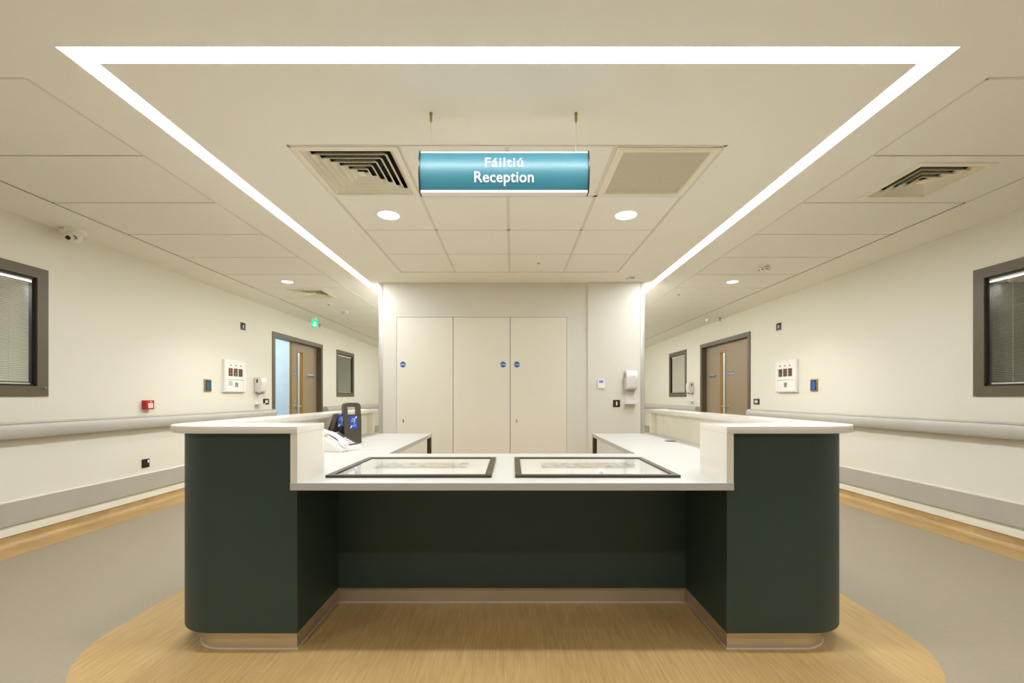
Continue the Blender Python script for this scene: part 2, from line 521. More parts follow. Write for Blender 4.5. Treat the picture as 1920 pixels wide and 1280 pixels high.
# corner guards
for sgn, x, nm in ((1, CORE_L, 'pale grey metal corner guard on the edge of the wall left of the cupboards'),
                   (-1, CORE_R, 'pale grey metal corner guard on the wall edge beside the hand gel dispenser')):
    yy = CORE_Y if sgn > 0 else CORE_Y - 0.028
    g = MB()
    w, t = 0.048, 0.004
    pts = [(x - sgn * t, yy - t), (x + sgn * w, yy - t), (x + sgn * w, yy), (x, yy), (x, yy + w), (x - sgn * t, yy + w)]
    tag(g.prism(pts, 0.0, CEIL - 0.012, bev=0.001).build('corner_guard', M['guard']), nm, 'corner guard', 'corner guards of the cupboard wall')

# ---- ceiling: plaster with light slots and tile bays
LED_L = (-1.80, -1.712); LED_R = (1.682, 1.768); LED_Y = (1.704, 1.788); LED_END = 12.4
INS = (-1.228, 1.172, 2.373, 4.777)
BAY_L = (-3.275, -2.105); BAY_R = (2.062, 3.230); BAY_Y0 = 1.872
NROW = 18
BAY_Y1 = BAY_Y0 + 0.6 * NROW
holes = [(LED_L[0], LED_R[1], LED_Y[0], LED_Y[1]), (LED_L[0], LED_L[1], LED_Y[0], LED_END), (LED_R[0], LED_R[1], LED_Y[0], LED_END),
         INS, (BAY_L[0], BAY_L[1], BAY_Y0, BAY_Y1), (BAY_R[0], BAY_R[1], BAY_Y0, BAY_Y1)]
ceiling = struct(holed(XL - 0.01, XR + 0.01, YB - 0.01, YF + 0.01, holes, 0.05, lambda u, v, w: (u, v, CEIL + w)).build('ceiling', M['ceil'], smooth=False))
MB().box(XL - 0.1, XR + 0.1, YB - 0.1, YF + 0.1, CEIL + 0.2, CEIL + 0.22).build('ceiling_deck', M['void'], ceiling)

TILE_ME = {}
def tile(x0, x1, y0, y1, mat=None):
    """one lay-in ceiling tile, mesh shared between tiles of one size"""
    key = (round(x1 - x0, 3), round(y1 - y0, 3))
    if key not in TILE_ME:
        t = MB().box(-key[0] / 2, key[0] / 2, -key[1] / 2, key[1] / 2, 0, 0.015, 0.002, 1).build('ceiling_tile', M['tile'], ceiling)
        TILE_ME[key] = t
    else:
        t = TILE_ME[key].copy(); COL.objects.link(t)
    t.location = ((x0 + x1) / 2, (y0 + y1) / 2, CEIL - 0.0)
    return t
# inset panel over the desk: 4 x 4 tiles in an exposed grid, two positions taken by the air terminals
GX = [-1.228, -0.628, -0.028, 0.572, 1.172]
GY = [2.373 + 0.601 * k for k in range(5)]
for i in range(4):
    for j in range(4):
        if (i, j) in ((0, 0), (3, 0)): continue
        tile(GX[i] + 0.012, GX[i + 1] - 0.012, GY[j] + 0.008, GY[j + 1] - 0.008)
def grid_bar(x0, x1, y0, y1, mat='grid', z=0.002):
    MB().box(x0, x1, y0, y1, CEIL + z, CEIL + z + 0.02).build('grid_bar', M[mat], ceiling)
for k in range(5):
    grid_bar(GX[k] - 0.014, GX[k] + 0.014, GY[0], GY[4])
    grid_bar(GX[0], GX[4], GY[k] - 0.010, GY[k] + 0.010)
for a in (GX[0], GX[4]):
    MB().box(a - 0.009, a + 0.009, GY[0] - 0.009, GY[4] + 0.009, CEIL - 0.003, CEIL + 0.002).build('edge_trim', M['grid'], ceiling)
for a in (GY[0], GY[4]):
    MB().box(GX[0] - 0.009, GX[4] + 0.009, a - 0.006, a + 0.006, CEIL - 0.003, CEIL + 0.002).build('edge_trim', M['grid'], ceiling)
# corridor bays: one plank wide
VENT_L_ROW, VENT_R_ROW = 6, 1
for (a, b), outer in ((BAY_L, 0), (BAY_R, 1)):
    for k in range(NROW):
        y0 = BAY_Y0 + 0.6 * k
        if outer == 0 and k == VENT_L_ROW or outer == 1 and k == VENT_R_ROW:
            # plank with a square cut-out for the diffuser
            cx, cy = (-2.66, y0 + 0.3) if outer == 0 else (2.635, y0 + 0.3)
            holed(a + 0.007, b - 0.007, y0 + 0.006, y0 + 0.594, [(cx - 0.215, cx + 0.215, cy - 0.215, cy + 0.215)], 0.015,
                  lambda u, v, w: (u, v, CEIL + w)).build('ceiling_tile', M['tile'], ceiling, smooth=False)
        else:
            tile(a + (0.012 if outer == 0 else 0.007), b - (0.007 if outer == 0 else 0.012), y0 + 0.006, y0 + 0.594)
        grid_bar(a + (0.013 if outer == 0 else 0), b - (0 if outer == 0 else 0.013), y0 - 0.008, y0 + 0.008, 'gap', 0.007)
    MB().box(a, b, BAY_Y0, BAY_Y1, CEIL + 0.04, CEIL + 0.045).build('bay_back', M['void'], ceiling)
    xi, xo = (b, a) if outer == 0 else (a, b)
    so = 1 if outer == 0 else -1
    MB().box(xo, xo + so * 0.002, BAY_Y0, BAY_Y1, CEIL + 0.001, CEIL + 0.04).build('gap_shade_strip', M['void'], ceiling)  # dark strip: the outer gap's shade put into its colour
    grid_bar(xi - 0.012, xi + 0.012, BAY_Y0, BAY_Y1, 'gap', 0.007)
    MB().box(xi - 0.006, xi + 0.006, BAY_Y0, BAY_Y1, CEIL - 0.002, CEIL + 0.004).build('edge_trim', M['grid'], ceiling)
    MB().box(xi - 0.006, xo, BAY_Y0 - 0.006, BAY_Y0 + 0.006, CEIL - 0.002, CEIL + 0.004).build('edge_trim', M['grid'], ceiling)

# ---- rooms behind the openings
def back_room(x_wall, sgn, y0, y1, depth, mat, nm, light=None):
    xa = x_wall + sgn * 0.15; xb = x_wall + sgn * depth
    lo, hi = min(xa, xb), max(xa, xb)
    b = MB()
    b.box(lo, hi, y0 - 0.1, y0, 0, 2.7); b.box(lo, hi, y1, y1 + 0.1, 0, 2.7)
    b.box(xb, xb + sgn * 0.1, y0 - 0.1, y1 + 0.1, 0, 2.7)
    b.box(lo, hi, y0, y1, 2.6, 2.7)
    struct(b.build(nm, mat))
    if light:
        lp = MB().box(lo + 0.5, hi - 0.5, y0 + 0.5, y1 - 0.5, 2.575, 2.6).build('ceiling_light_panel', M['roomlight' if 'cool' in light else 'officefill'])
        tag(lp, light, 'ceiling light')
back_room(XL, -1, 1.2, 4.6, 2.4, M['dimwall'], 'wall_room_1')
back_room(XL, -1, 5.6, 8.85, 2.4, M['roomwall'], 'wall_room_2', 'cool white ceiling light panel inside the room beyond the left corridor doors')
back_room(XL, -1, 9.0, 12.5, 2.0, M['dimwall'], 'wall_room_3')
back_room(XR, 1, 1.2, 4.6, 2.4, M['dimwall'], 'wall_room_4', 'added dim warm light panel, unseen, brightening the room behind the near right window')  # panel added to brighten what shows through the blind
back_room(XR, 1, 5.6, 8.85, 2.4, M['roomwall'], 'wall_room_5', 'cool white ceiling light panel inside the room beyond the right corridor doors')
back_room(XR, 1, 9.0, 12.5, 2.0, M['dimwall'], 'wall_room_6')

# ---- windows with integral blinds
def window(n, x, sgn, y0, y1, tilt, slat_mat, stile=False):
    """sgn: +1 right wall, -1 left wall (outward direction)"""
    z0, z1 = WIN_Z
    w = struct(empty('window_%d' % n, (x, (y0 + y1) / 2, z0)))
    hw, H, fw = (y1 - y0) / 2, z1 - z0, 0.08
    lo = lambda a, b: (min(sgn * a, sgn * b), max(sgn * a, sgn * b))
    xa, xb = lo(-0.012, 0.06)
    for nm, b in (('frame_jamb', (-hw, -hw + fw, 0, H)), ('frame_jamb', (hw - fw, hw, 0, H)),
                  ('frame_head', (-hw + fw, hw - fw, H - fw, H)), ('frame_sill', (-hw + fw, hw - fw, 0, fw))):
        MB().box(xa, xb, b[0], b[1], b[2], b[3], 0.002, 1).build(nm, M['frame'], w)
    ga, gb = lo(0.004, 0.05)
    g = 0.014; a = hw - fw
    gk = MB()
    for b in ((-a, -a + g, fw, H - fw), (a - g, a, fw, H - fw), (-a, a, H - fw - g, H - fw), (-a, a, fw, fw + g)):
        gk.box(ga, gb, b[0], b[1], b[2], b[3])
    gk.build('gasket', M['gasket'], w)
    for gx in (0.010, 0.046):
        pa, pb = lo(gx, gx + 0.003)
        MB().box(pa, pb, -a + 0.006, a - 0.006, fw + 0.006, H - fw - 0.006).build('pane', M['glass'], w)
    ha, hb = lo(0.018, 0.042)
    MB().box(ha, hb, -a + g, a - g, H - fw - g - 0.026, H - fw - g, 0.003).build('blind_headrail', M['head'], w)
    sl = MB()
    zt, zb = H - fw - g - 0.03, fw + g + 0.02
    n_s = int((zt - zb) / 0.0132)
    cxs = sgn * 0.031
    for k in range(n_s):
        z = zb + (zt - zb) * (k + 0.5) / n_s
        dx, dz = 0.0075 * math.cos(tilt), 0.0075 * math.sin(tilt)
        # the edge towards the corridor hangs lower
        sl.quad((cxs - sgn * dx, -a + g + 0.012, z - dz), (cxs - sgn * dx, a - g - 0.012, z - dz), (cxs, a - g - 0.012, z + 0.0028), (cxs, -a + g + 0.012, z + 0.0028))
        sl.quad((cxs, -a + g + 0.012, z + 0.0028), (cxs, a - g - 0.012, z + 0.0028), (cxs + sgn * dx, a - g - 0.012, z + dz), (cxs + sgn * dx, -a + g + 0.012, z + dz))
    so = sl.build('blind_slats', slat_mat, w); so['kind'] = 'stuff'
    ra, rb = lo(0.022, 0.040)
    MB().box(ra, rb, -a + g + 0.01, a - g - 0.01, fw + g, fw + g + 0.012, 0.002).build('blind_bottom_rail', M['head'], w)
    for yy in (-0.25, 0.25):
        MB().tube([(cxs - sgn * 0.0085, yy, zb), (cxs - sgn * 0.0085, yy, zt)], 0.0008, 5).build('blind_cord', M['slat'], w)
    # little chrome knob that works the blind
    if stile:
        kk = MB().lathe([(0.007, 0), (0.007, -0.012), (0.004, -0.014), (0.004, -0.03)], axis='x', n=14)
        kk.build('blind_knob', M['steel'], w, (sgn * -0.012, hw - 0.03 if sgn < 0 else hw - 0.03, 0.065), (0, 0, 0 if sgn > 0 else PI))
    return w
R_ = math.radians
window(1, XL, -1, WINS[0][0], WINS[0][1], R_(58), M['slat'], True)
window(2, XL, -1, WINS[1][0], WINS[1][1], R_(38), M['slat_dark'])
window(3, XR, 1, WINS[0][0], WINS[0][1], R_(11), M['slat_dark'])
window(4, XR, 1, WINS[1][0], WINS[1][1], R_(62), M['slat'])
# what shows of the office behind the near right window
tag(MB().box(4.55, 5.13, 4.25, 4.58, 0.02, 2.25, 0.004).build('tall_cupboard', M['cupdark']), 'dark tall cupboard dimly seen through the blind of the near right window', 'cupboard')
tag(MB().box(5.165, 5.20, 4.50, 4.535, 0.0, 2.598, 0.003).build('post', M['plastic']), 'pale upright post inside the room behind the near right window', 'post')
pb = empty('notice_board', (5.55, 4.6, 1.68))
MB().box(-0.33, 0.33, -0.02, 0, -0.22, 0.225).build('felt', M['bluegrey'], pb)
for zz in (-0.222, 0.222):
    MB().box(-0.34, 0.34, -0.024, 0, zz - 0.008, zz + 0.008).build('edge', M['legmat'], pb)
tag(pb, 'blue grey notice board on the wall of the room behind the near right window', 'notice board')

# ---- double doors
def lever(parent, loc, sgn, dirn):
    """lever handle; sgn: direction it stands off the leaf (local x), dirn: along +-y"""
    h = MB().lathe([(0.024, 0), (0.026, 0.004), (0.022, 0.008)], axis='x', n=20).build('lever_handle', M['steel'], parent, loc, (0, 0, 0 if sgn > 0 else PI))
    d = dirn * (1 if sgn > 0 else -1)
    MB().tube([(0.006, 0, 0), (0.05, 0, 0), (0.058, d * 0.012, 0), (0.058, d * 0.12, 0)], 0.009, 10).build('lever', M['steel'], h)
    return h

def double_door(n, x, sgn, near_open):
    y0, y1 = DOOR_Y
    d = struct(empty('door_%d' % n, (x, (y0 + y1) / 2, 0)))
    hw, H = (y1 - y0) / 2, DOOR_TOP
    lo = lambda a, b: (min(sgn * a, sgn * b), max(sgn * a, sgn * b))
    fw = 0.07
    xa, xb = lo(-0.014, 0.14)
    MB().box(xa, xb, -hw, -hw + fw, 0, H, 0.003, 1).build('frame_jamb', M['frame'], d)
    MB().box(xa, xb, hw - fw, hw, 0, H, 0.003, 1).build('frame_jamb', M['frame'], d)
    MB().box(xa, xb, -hw + fw, hw - fw, H - fw, H, 0.003, 1).build('frame_head', M['frame'], d)
    ya, ym, yb = -hw + fw + 0.003, -0.115, hw - fw - 0.003
    la, lb = lo(0.082, 0.126)
    def leaf(p0, p1, vision):
        top = H - fw - 0.004
        if vision:
            v0, v1, vz0, vz1 = p0 + 0.16, p0 + 0.40, 0.35, 1.955
            lf = holed(p0, p1, 0.006, top, [(v0, v1, vz0, vz1)], lb - la, lambda u, v, w: (la + w, u, v)).build('leaf', M['leaf'], d, smooth=False)
            ba, bb = lo(0.074, 0.134)
            t = 0.03
            for b in ((v0, v0 + t, vz0, vz1), (v1 - t, v1, vz0, vz1), (v0 + t, v1 - t, vz1 - t, vz1), (v0 + t, v1 - t, vz0, vz0 + t)):
                MB().box(ba, bb, b[0], b[1], b[2], b[3], 0.002, 1).build('glazing_bead', M['oak'], lf)
            pa, pb = lo(0.101, 0.107)
            MB().box(pa, pb, v0 + t, v1 - t, vz0 + t, vz1 - t).build('vision_pane', M['glass'], lf)
        else:
            lf = MB().box(la, lb, p0, p1, 0.006, top, 0.0015, 1).build('leaf', M['leaf'], d)
        return lf
    rz = -PI / 2 * sgn
    far = leaf(ym + 0.002, yb, True)
    MB().box(la, lb, ym - 0.004, ym + 0.002, 0.006, H - fw - 0.006).build('lipping', M['oak'], far)
    fire_sign(far, (sgn * 0.082, ym + 0.075, 1.53), (0, 0, rz))
    lever(far, (sgn * 0.082, ym + 0.075, 0.955), -sgn, 1)
    lever(far, (sgn * 0.126, ym + 0.075, 0.955), sgn, 1)
    s = MB().prism(rrect(-0.12, 0.12, -0.03, 0.03, 0.006), -0.012, 0, 'y', 0.002).build('name_plate', M['steel'], far, (sgn * 0.082, yb - 0.26, 1.51), (0, 0, rz))
    MB().box(-0.112, 0.112, -0.0135, -0.011, -0.02, 0.016).build('insert', M['doorsign'], s)
    if not near_open:
        near = leaf(ya, ym - 0.005, False)
        fire_sign(near, (sgn * 0.082, ym - 0.065, 1.53), (0, 0, rz))
    else:
        # leaf swung back into the room, standing square to the wall
        near = MB().box(*lo(0.13, 0.13 + (ym - ya)), ya - 0.03, ya + 0.014, 0.006, H - fw - 0.004, 0.0015, 1).build('leaf', M['leaf'], d)
    return d
double_door(4, XL, -1, True)
double_door(5, XR, 1, False)
MB().lathe([(0.02, 0), (0.02, 0.01)], axis='x', n=16).build('door_viewer', M['raildark'], bpy.data.objects['door_4'], (-0.082, 0.76, 1.97))

# ---- coved oak skirting with white cap, along the corridors
def wall_segs():
    return [(YB, DOOR_Y[0] - 0.0), (DOOR_Y[1] + 0.0, YF)]
for nm, x, sgn in (('baseboard_left', XL, 1), ('baseboard_right', XR, -1)):
    root = struct(empty(nm, (x, 0, 0)))
    for y0, y1 in wall_segs():
        prof = [(0, 0.0), (0, 0.088), (sgn * 0.004, 0.088), (sgn * 0.004, 0.05)]
        prof += [(sgn * (0.004 + 0.045 * (1 - math.cos(R_(t)))), 0.0025 + 0.0475 * (1 - math.sin(R_(t)))) for t in range(15, 91, 15)]
        prof += [(sgn * 0.049, 0.0)]
        MB().prism(prof, y0, y1, 'y').build('cove', M['wood'], root)
        MB().box(0, sgn * 0.012, y0, y1, 0.088, 0.136, 0.004, 2).build('cap_strip', M['cap'], root)

# ---- hand rails and low wall guards (one length each side of the doors)
def rail(x, sgn, y0, y1, label):
    r = empty('handrail', (x, y0, 0.87))
    L = y1 - y0
    # profile in (x, z): rounded crash rail with a groove near its top
    prof = [(0.045, -0.062), (0.075, -0.058), (0.088, -0.040), (0.092, -0.005), (0.088, 0.030), (0.078, 0.046),
            (0.072, 0.047), (0.071, 0.053), (0.062, 0.062), (0.045, 0.065), (0.030, 0.058), (0.030, -0.055)]
    MB().prism([(sgn * a, b) for a, b in prof], 0.03, L - 0.03, 'y').build('rail', M['rail'], r)
    for a, b in ((0.0, 0.03), (L - 0.03, L)):
        MB().prism([(sgn * p, q) for p, q in prof[:-2] + [(0.0, 0.058), (0.0, -0.055)]], a, b, 'y', 0.003).build('end_cap', M['rail'], r)
    MB().box(sgn * 0.070, sgn * 0.0745, 0.03, L - 0.03, 0.047, 0.0515).build('groove', M['raildark'], r)  # darker strip: shade inside the groove put into its colour
    MB().box(0, sgn * 0.031, 0.03, L - 0.03, -0.03, 0.03).build('bracket_channel', M['raildark'], r)
    return tag(r, label, 'handrail', 'grey corridor handrails')
rail(XL, 1, YB + 0.01, DOOR_Y[0] - 0.03, 'grey handrail along the left wall under the near window and red call point')
rail(XL, 1, DOOR_Y[1] + 0.05, YF - 0.02, 'grey handrail on the far left wall beyond the half open door')
rail(XR, -1, YB + 0.01, DOOR_Y[0] - 0.03, 'grey handrail along the right wall under the near window')
rail(XR, -1, DOOR_Y[1] + 0.05, YF - 0.02, 'grey handrail on the far right wall beyond the closed double door')
def wguard(x, sgn, y0, y1, label):
    r = empty('wall_guard', (x, y0, 0.16))
    L = y1 - y0
    MB().prism([(0, 0), (sgn * 0.014, 0.0), (sgn * 0.018, 0.006), (sgn * 0.018, 0.178), (0, 0.178)], 0, L, 'y').build('panel', M['bump'], r)
    MB().prism([(0, 0.178), (sgn * 0.018, 0.178), (sgn * 0.014, 0.184), (0, 0.190)], 0, L, 'y').build('top_lip', M['bumplip'], r)
    return tag(r, label, 'wall guard', 'flat grey wall guards')
wguard(XL, 1, YB + 0.01, DOOR_Y[0] - 0.03, 'flat grey wall guard strip low on the left wall under the black socket')
wguard(XL, 1, DOOR_Y[1] + 0.03, YF - 0.02, 'flat grey wall guard strip low on the far left wall past the half open door')
wguard(XR, -1, YB + 0.01, DOOR_Y[0] - 0.03, 'flat grey wall guard strip low on the near right wall')
wguard(XR, -1, DOOR_Y[1] + 0.03, YF - 0.02, 'flat grey wall guard strip low on the far right wall past the closed double door')

# ================================================================= LIGHTS
# the U-shaped LED line, mitred at the two front corners, flush in its slot; unseen runs past the core added to light the corridors
z0, z1 = CEIL + 0.001, CEIL + 0.02
u = [(LED_L[0], LED_Y[0]), (LED_R[1], LED_Y[0]), (LED_R[1], LED_END), (LED_R[0], LED_END), (LED_R[0], LED_Y[1]), (LED_L[1], LED_Y[1]), (LED_L[1], LED_END), (LED_L[0], LED_END)]
led = empty('linear_ceiling_light', (0, LED_Y[0], CEIL))
tag(led, 'bright white linear LED ceiling light running in a U around the desk', 'ceiling light')
def seg(pts):
    MB().prism([(p[0], p[1] - LED_Y[0]) for p in pts], 0.001, 0.02).build('diffuser', M['led'], led)
seg([u[0], u[1], u[4], u[5]]); seg([u[1], u[2], u[3], u[4]]); seg([u[0], u[5], u[6], u[7]])

def downlight(x, y, r, watts, label, group):
    o = empty('downlight', (x, y, CEIL))
    MB().lathe([(r + 0.010, 0.0), (r + 0.010, -0.003), (r + 0.002, -0.005), (r, -0.003), (r, 0.0)], n=36).build('bezel', M['white'], o)
    MB().lathe([(r, -0.0015), (r, -0.004)], n=36).build('lens', M['lamp'], o)
    ld = bpy.data.lights.new('downlight_beam', 'SPOT')
    ld.energy = watts
    ld.color = (0.98, 0.98, 0.96)
    ld.spot_size = R_(128); ld.spot_blend = 0.7
    ld.shadow_soft_size = r * 0.8
    lo_ = bpy.data.objects.new('beam', ld)
    lo_.location = (0, 0, -0.012)
    lo_.parent = o
    COL.objects.link(lo_)
    return tag(o, label, 'downlight', group)
downlight(-0.935, 3.275, 0.078, DOWNLIGHT_W, 'round lit downlight in the tile behind the left end of the reception sign', 'downlights over the desk')
downlight(0.865, 3.275, 0.078, DOWNLIGHT_W, 'round lit downlight in the tile behind the right end of the reception sign', 'downlights over the desk')
downlight(-2.69, 5.172, 0.06, CORRIDOR_W, 'small lit downlight in the left corridor ceiling', 'corridor downlights')
downlight(2.64, 5.172, 0.06, CORRIDOR_W, 'small lit downlight in the right corridor ceiling', 'corridor downlights')

for fx, side in ((-2.69, 'far left'), (-0.95, 'left of middle'), (0.90, 'right of middle'), (2.64, 'far right')):
    downlight(fx, 0.0, 0.078, FOYER_W, 'round downlight in the ceiling in front of the desk, %s in its row' % side, 'downlights in front of the desk')

# ---- supply air diffusers and the return grille
def diffuser(x, y, size, rings, label):
    o = empty('air_diffuser', (x, y, CEIL))
    h = size / 2
    inner = h - 0.036
    holed(-h, h, -h, h, [(-inner, inner, -inner, inner)], 0.006, lambda u, v, w: (u, v, w - 0.006)).build('flange', M['vent'], o, smooth=False)
    st = inner / (rings + 0.55)
    for k in range(rings):
        b = inner - st * k - 0.002          # lower, outer edge
        a = b - st * 0.66                   # upper, inner edge
        zl, zh, t = -0.004, st * 0.62, 0.0022
        sq = lambda s_, z: [(-s_, -s_, z), (s_, -s_, z), (s_, s_, z), (-s_, s_, z)]
        MB().loft([sq(b, zl), sq(a, zh), sq(a - t, zh), sq(b - t * 1.4, zl - 0.0005), sq(b, zl)], cap=False).build('vane', M['vent'], o, smooth=False)
    c = st * 0.52
    MB().box(-c, c, -c, c, -0.003, 0.003).build('centre_plate', M['vent'], o)
    vb = MB().box(-inner, inner, -inner, inner, 0.09, 0.095)
    for s_ in (-1, 1):
        vb.box(s_ * inner, s_ * (inner + 0.004), -inner, inner, 0.0, 0.09)
        vb.box(-inner, inner, s_ * inner, s_ * (inner + 0.004), 0.0, 0.09)
    vb.build('neck', M['void'], o)
    return tag(o, label, 'air vent', 'square louvred ceiling diffusers')
diffuser(-0.928, 2.673, 0.592, 6, 'large square louvred air diffuser in the ceiling panel left of the reception sign')
diffuser(2.635, BAY_Y0 + 0.6 * VENT_R_ROW + 0.3, 0.46, 4, 'square louvred air diffuser in the right corridor ceiling')
diffuser(-2.66, BAY_Y0 + 0.6 * VENT_L_ROW + 0.3, 0.46, 4, 'square louvred air diffuser in the left corridor ceiling')
o = empty('return_air_grille', (0.872, 2.673, CEIL))
holed(-0.288, 0.288, -0.288, 0.288, [(-0.245, 0.245, -0.245, 0.245)], 0.008, lambda u, v, w: (u, v, w - 0.006)).build('grille_frame', M['vent'], o, smooth=False)
holed(-0.272, 0.272, -0.272, 0.272, [(-0.252, 0.252, -0.252, 0.252)], 0.004, lambda u, v, w: (u, v, w - 0.009)).build('hinged_frame', M['vent'], o, smooth=False)
MB().box(-0.252, 0.252, -0.252, 0.252, -0.003, -0.002).build('perforated_plate', perforated_mat('perforated steel', S(222, 214, 190), 0.0078, 0.27), o)
MB().box(-0.25, 0.25, -0.25, 0.25, 0.06, 0.065).build('plenum', M['void'], o)
tag(o, 'square perforated return air grille in the ceiling panel right of the reception sign', 'air vent')

# ================================================================= THE RECEPTION DESK
desk = empty('reception_desk', (0, 1.884, 0))
tag(desk, 'U-shaped dark green and white reception desk with rounded corners on silver plinth', 'desk')
def D(mb, name, mat, parent=None):
    """desk pieces are written in room coordinates"""
    bmesh.ops.translate(mb.bm, verts=mb.bm.verts[:], vec=(0, -1.884, 0))
    return mb.build(name, mat, parent or desk)
mir = lambda pts, s: [(p[0] * s, p[1]) for p in pts]
Z_WT0, Z_WT, Z_S0, Z_S = 0.717, 0.75, 0.962, 0.993
for s in (1, -1):       # s = 1: left wing as written, -1: mirrored
    curve = arc(-1.316, 2.109, 0.225, 270, 180, 18)
    low = [(-0.937, 1.884)] + curve + [(-1.541, 4.43), (-1.50, 4.43), (-1.50, 2.33), (-0.937, 2.33)]
    up = [(-0.957, 1.884)] + curve + [(-1.541, 4.43), (-1.50, 4.43), (-1.50, 2.108), (-0.957, 2.108)]
    b = MB(); b.prism(mir(low, s), 0.09, Z_WT0); b.prism(mir(up, s), Z_WT0, Z_S0 - 0.001)
    D(b, 'wing_panel', M['green'])
    pl = [(-0.954, 1.918)] + arc(-1.292, 2.088, 0.17, 270, 180, 16) + [(-1.462, 4.40), (-1.44, 4.40), (-1.44, 2.37), (-0.954, 2.37)]
    p_ = D(MB().prism(mir(pl, s), 0.0, 0.0895), 'plinth', M['plinth'])
    bd = [(-0.950, 1.914)] + arc(-1.292, 2.088, 0.174, 270, 180, 16) + [(-1.466, 4.40), (-1.44, 4.40), (-1.44, 2.37), (-0.950, 2.37)]
    D(MB().prism(mir(bd, s), 0.0, 0.006), 'sealant_bead', M['bead'], p_)
    slab = [(-0.925, 1.86)] + arc(-1.335, 2.14, 0.28, 270, 180, 20) + [(-1.615, 4.53), (-1.40, 4.53), (-1.40, 2.13), (-0.925, 2.13)]
    D(MB().prism(mir(slab, s), Z_S0, Z_S, bev=0.002), 'counter_top', M['slab'])
    D(MB().box(-0.955 * s, -0.925 * s, 1.861, 2.11, Z_WT, Z_S0, 0.0015, 1), 'counter_end_panel', M['slab'])
    D(MB().box(-1.50 * s, -0.925 * s, 2.11, 2.128, Z_WT, Z_S0), 'upstand', M['lining'])
    D(MB().box(-1.50 * s, -1.472 * s, 2.128, 4.40, Z_WT, Z_S0), 'upstand', M['lining'])
    D(MB().box(-1.541 * s, -1.412 * s, 4.40, 4.43, Z_WT, Z_S0), 'upstand_end', M['lining'])
    D(MB().box(-1.50 * s, -1.486 * s, 2.36, 4.40, 0.02, Z_WT0), 'inner_lining', M['lining'])
    D(MB().box(-0.85 * s, -0.812 * s, 4.325, 4.363, 0.0, Z_WT0, 0.003), 'leg', M['legmat'])
    D(MB().box(-1.46 * s, -1.422 * s, 4.325, 4.363, 0.0, Z_WT0, 0.003), 'leg', M['legmat'])
D(MB().box(-0.937, 0.937, 2.33, 2.355, 0.09, Z_WT0), 'knee_panel', M['green'])
kp = D(MB().box(-0.954, 0.954, 2.352, 2.37, 0.0, 0.0895), 'plinth', M['plinth'])
D(MB().box(-0.954, 0.954, 2.348, 2.354, 0.0, 0.006), 'sealant_bead', M['bead'], kp)
wt = [(-0.957, 1.86), (0.957, 1.86), (0.957, 1.882), (0.957, 2.11), (1.472, 2.11), (1.472, 4.375), (0.81, 4.375), (0.81, 2.827),
      (-0.81, 2.827), (-0.81, 4.375), (-1.472, 4.375), (-1.472, 2.11), (-0.957, 2.11), (-0.957, 1.882)]
D(MB().prism(wt, Z_WT0, Z_WT, bev=0.0015, seg=1), 'worktop', M['top'])
g = D(MB().lathe([(0.046, 0.0), (0.046, 0.004), (0.036, 0.005), (0.034, 0.002)], (1.325, 3.61, Z_WT), n=28), 'cable_grommet', M['legmat'])

# ---- two framed pictures lying flat on the desk
def picture(x0, x1, y0, y1, label, seed, patch):
    o = empty('framed_picture', ((x0 + x1) / 2, (y0 + y1) / 2, Z_WT))
    hw, hd, fw, t = (x1 - x0) / 2, (y1 - y0) / 2, 0.03, 0.0125
    for nm, q in (('frame_side', [(-hw, -hd), (-hw, hd), (-hw + fw, hd - fw), (-hw + fw, -hd + fw)]),
                  ('frame_side', [(hw, -hd), (hw, hd), (hw - fw, hd - fw), (hw - fw, -hd + fw)]),
                  ('frame_side', [(-hw, -hd), (hw, -hd), (hw - fw, -hd + fw), (-hw + fw, -hd + fw)]),
                  ('frame_side', [(-hw, hd), (hw, hd), (hw - fw, hd - fw), (-hw + fw, hd - fw)])):
        MB().prism(q, 0.0, t, bev=0.0008, seg=1).build(nm, M['pframe'], o)
    MB().box(-hw + fw, hw - fw, -hd + fw, hd - fw, 0.001, 0.005).build('mount', M['mat'], o)
    a = MB().box(-hw + 0.14, hw - 0.14, -0.055, 0.125, 0.005, 0.0056).build('print', artwork_mat('watercolour print', seed, patch), o)
    MB().box(-hw + fw, hw - fw, -hd + fw, hd - fw, 0.0072, 0.0088).build('glass', M['glass_clear'], o)
    return tag(o, label, 'picture', 'framed pictures lying on the desk')
picture(-0.854, -0.095, 1.976, 2.577, 'dark framed picture lying flat on the left half of the front worktop', 3.1, 0.10)
picture(0.015, 0.772, 1.976, 2.577, 'dark framed picture lying flat on the right half of the front worktop', 9.4, 0.03)

# ---- hearing loop unit
lp = empty('hearing_loop_unit', (-1.275, 3.43, Z_WT), R_(40))
tag(lp, 'black upright portable hearing loop unit with carry handle and blue ear stickers', 'hearing loop')
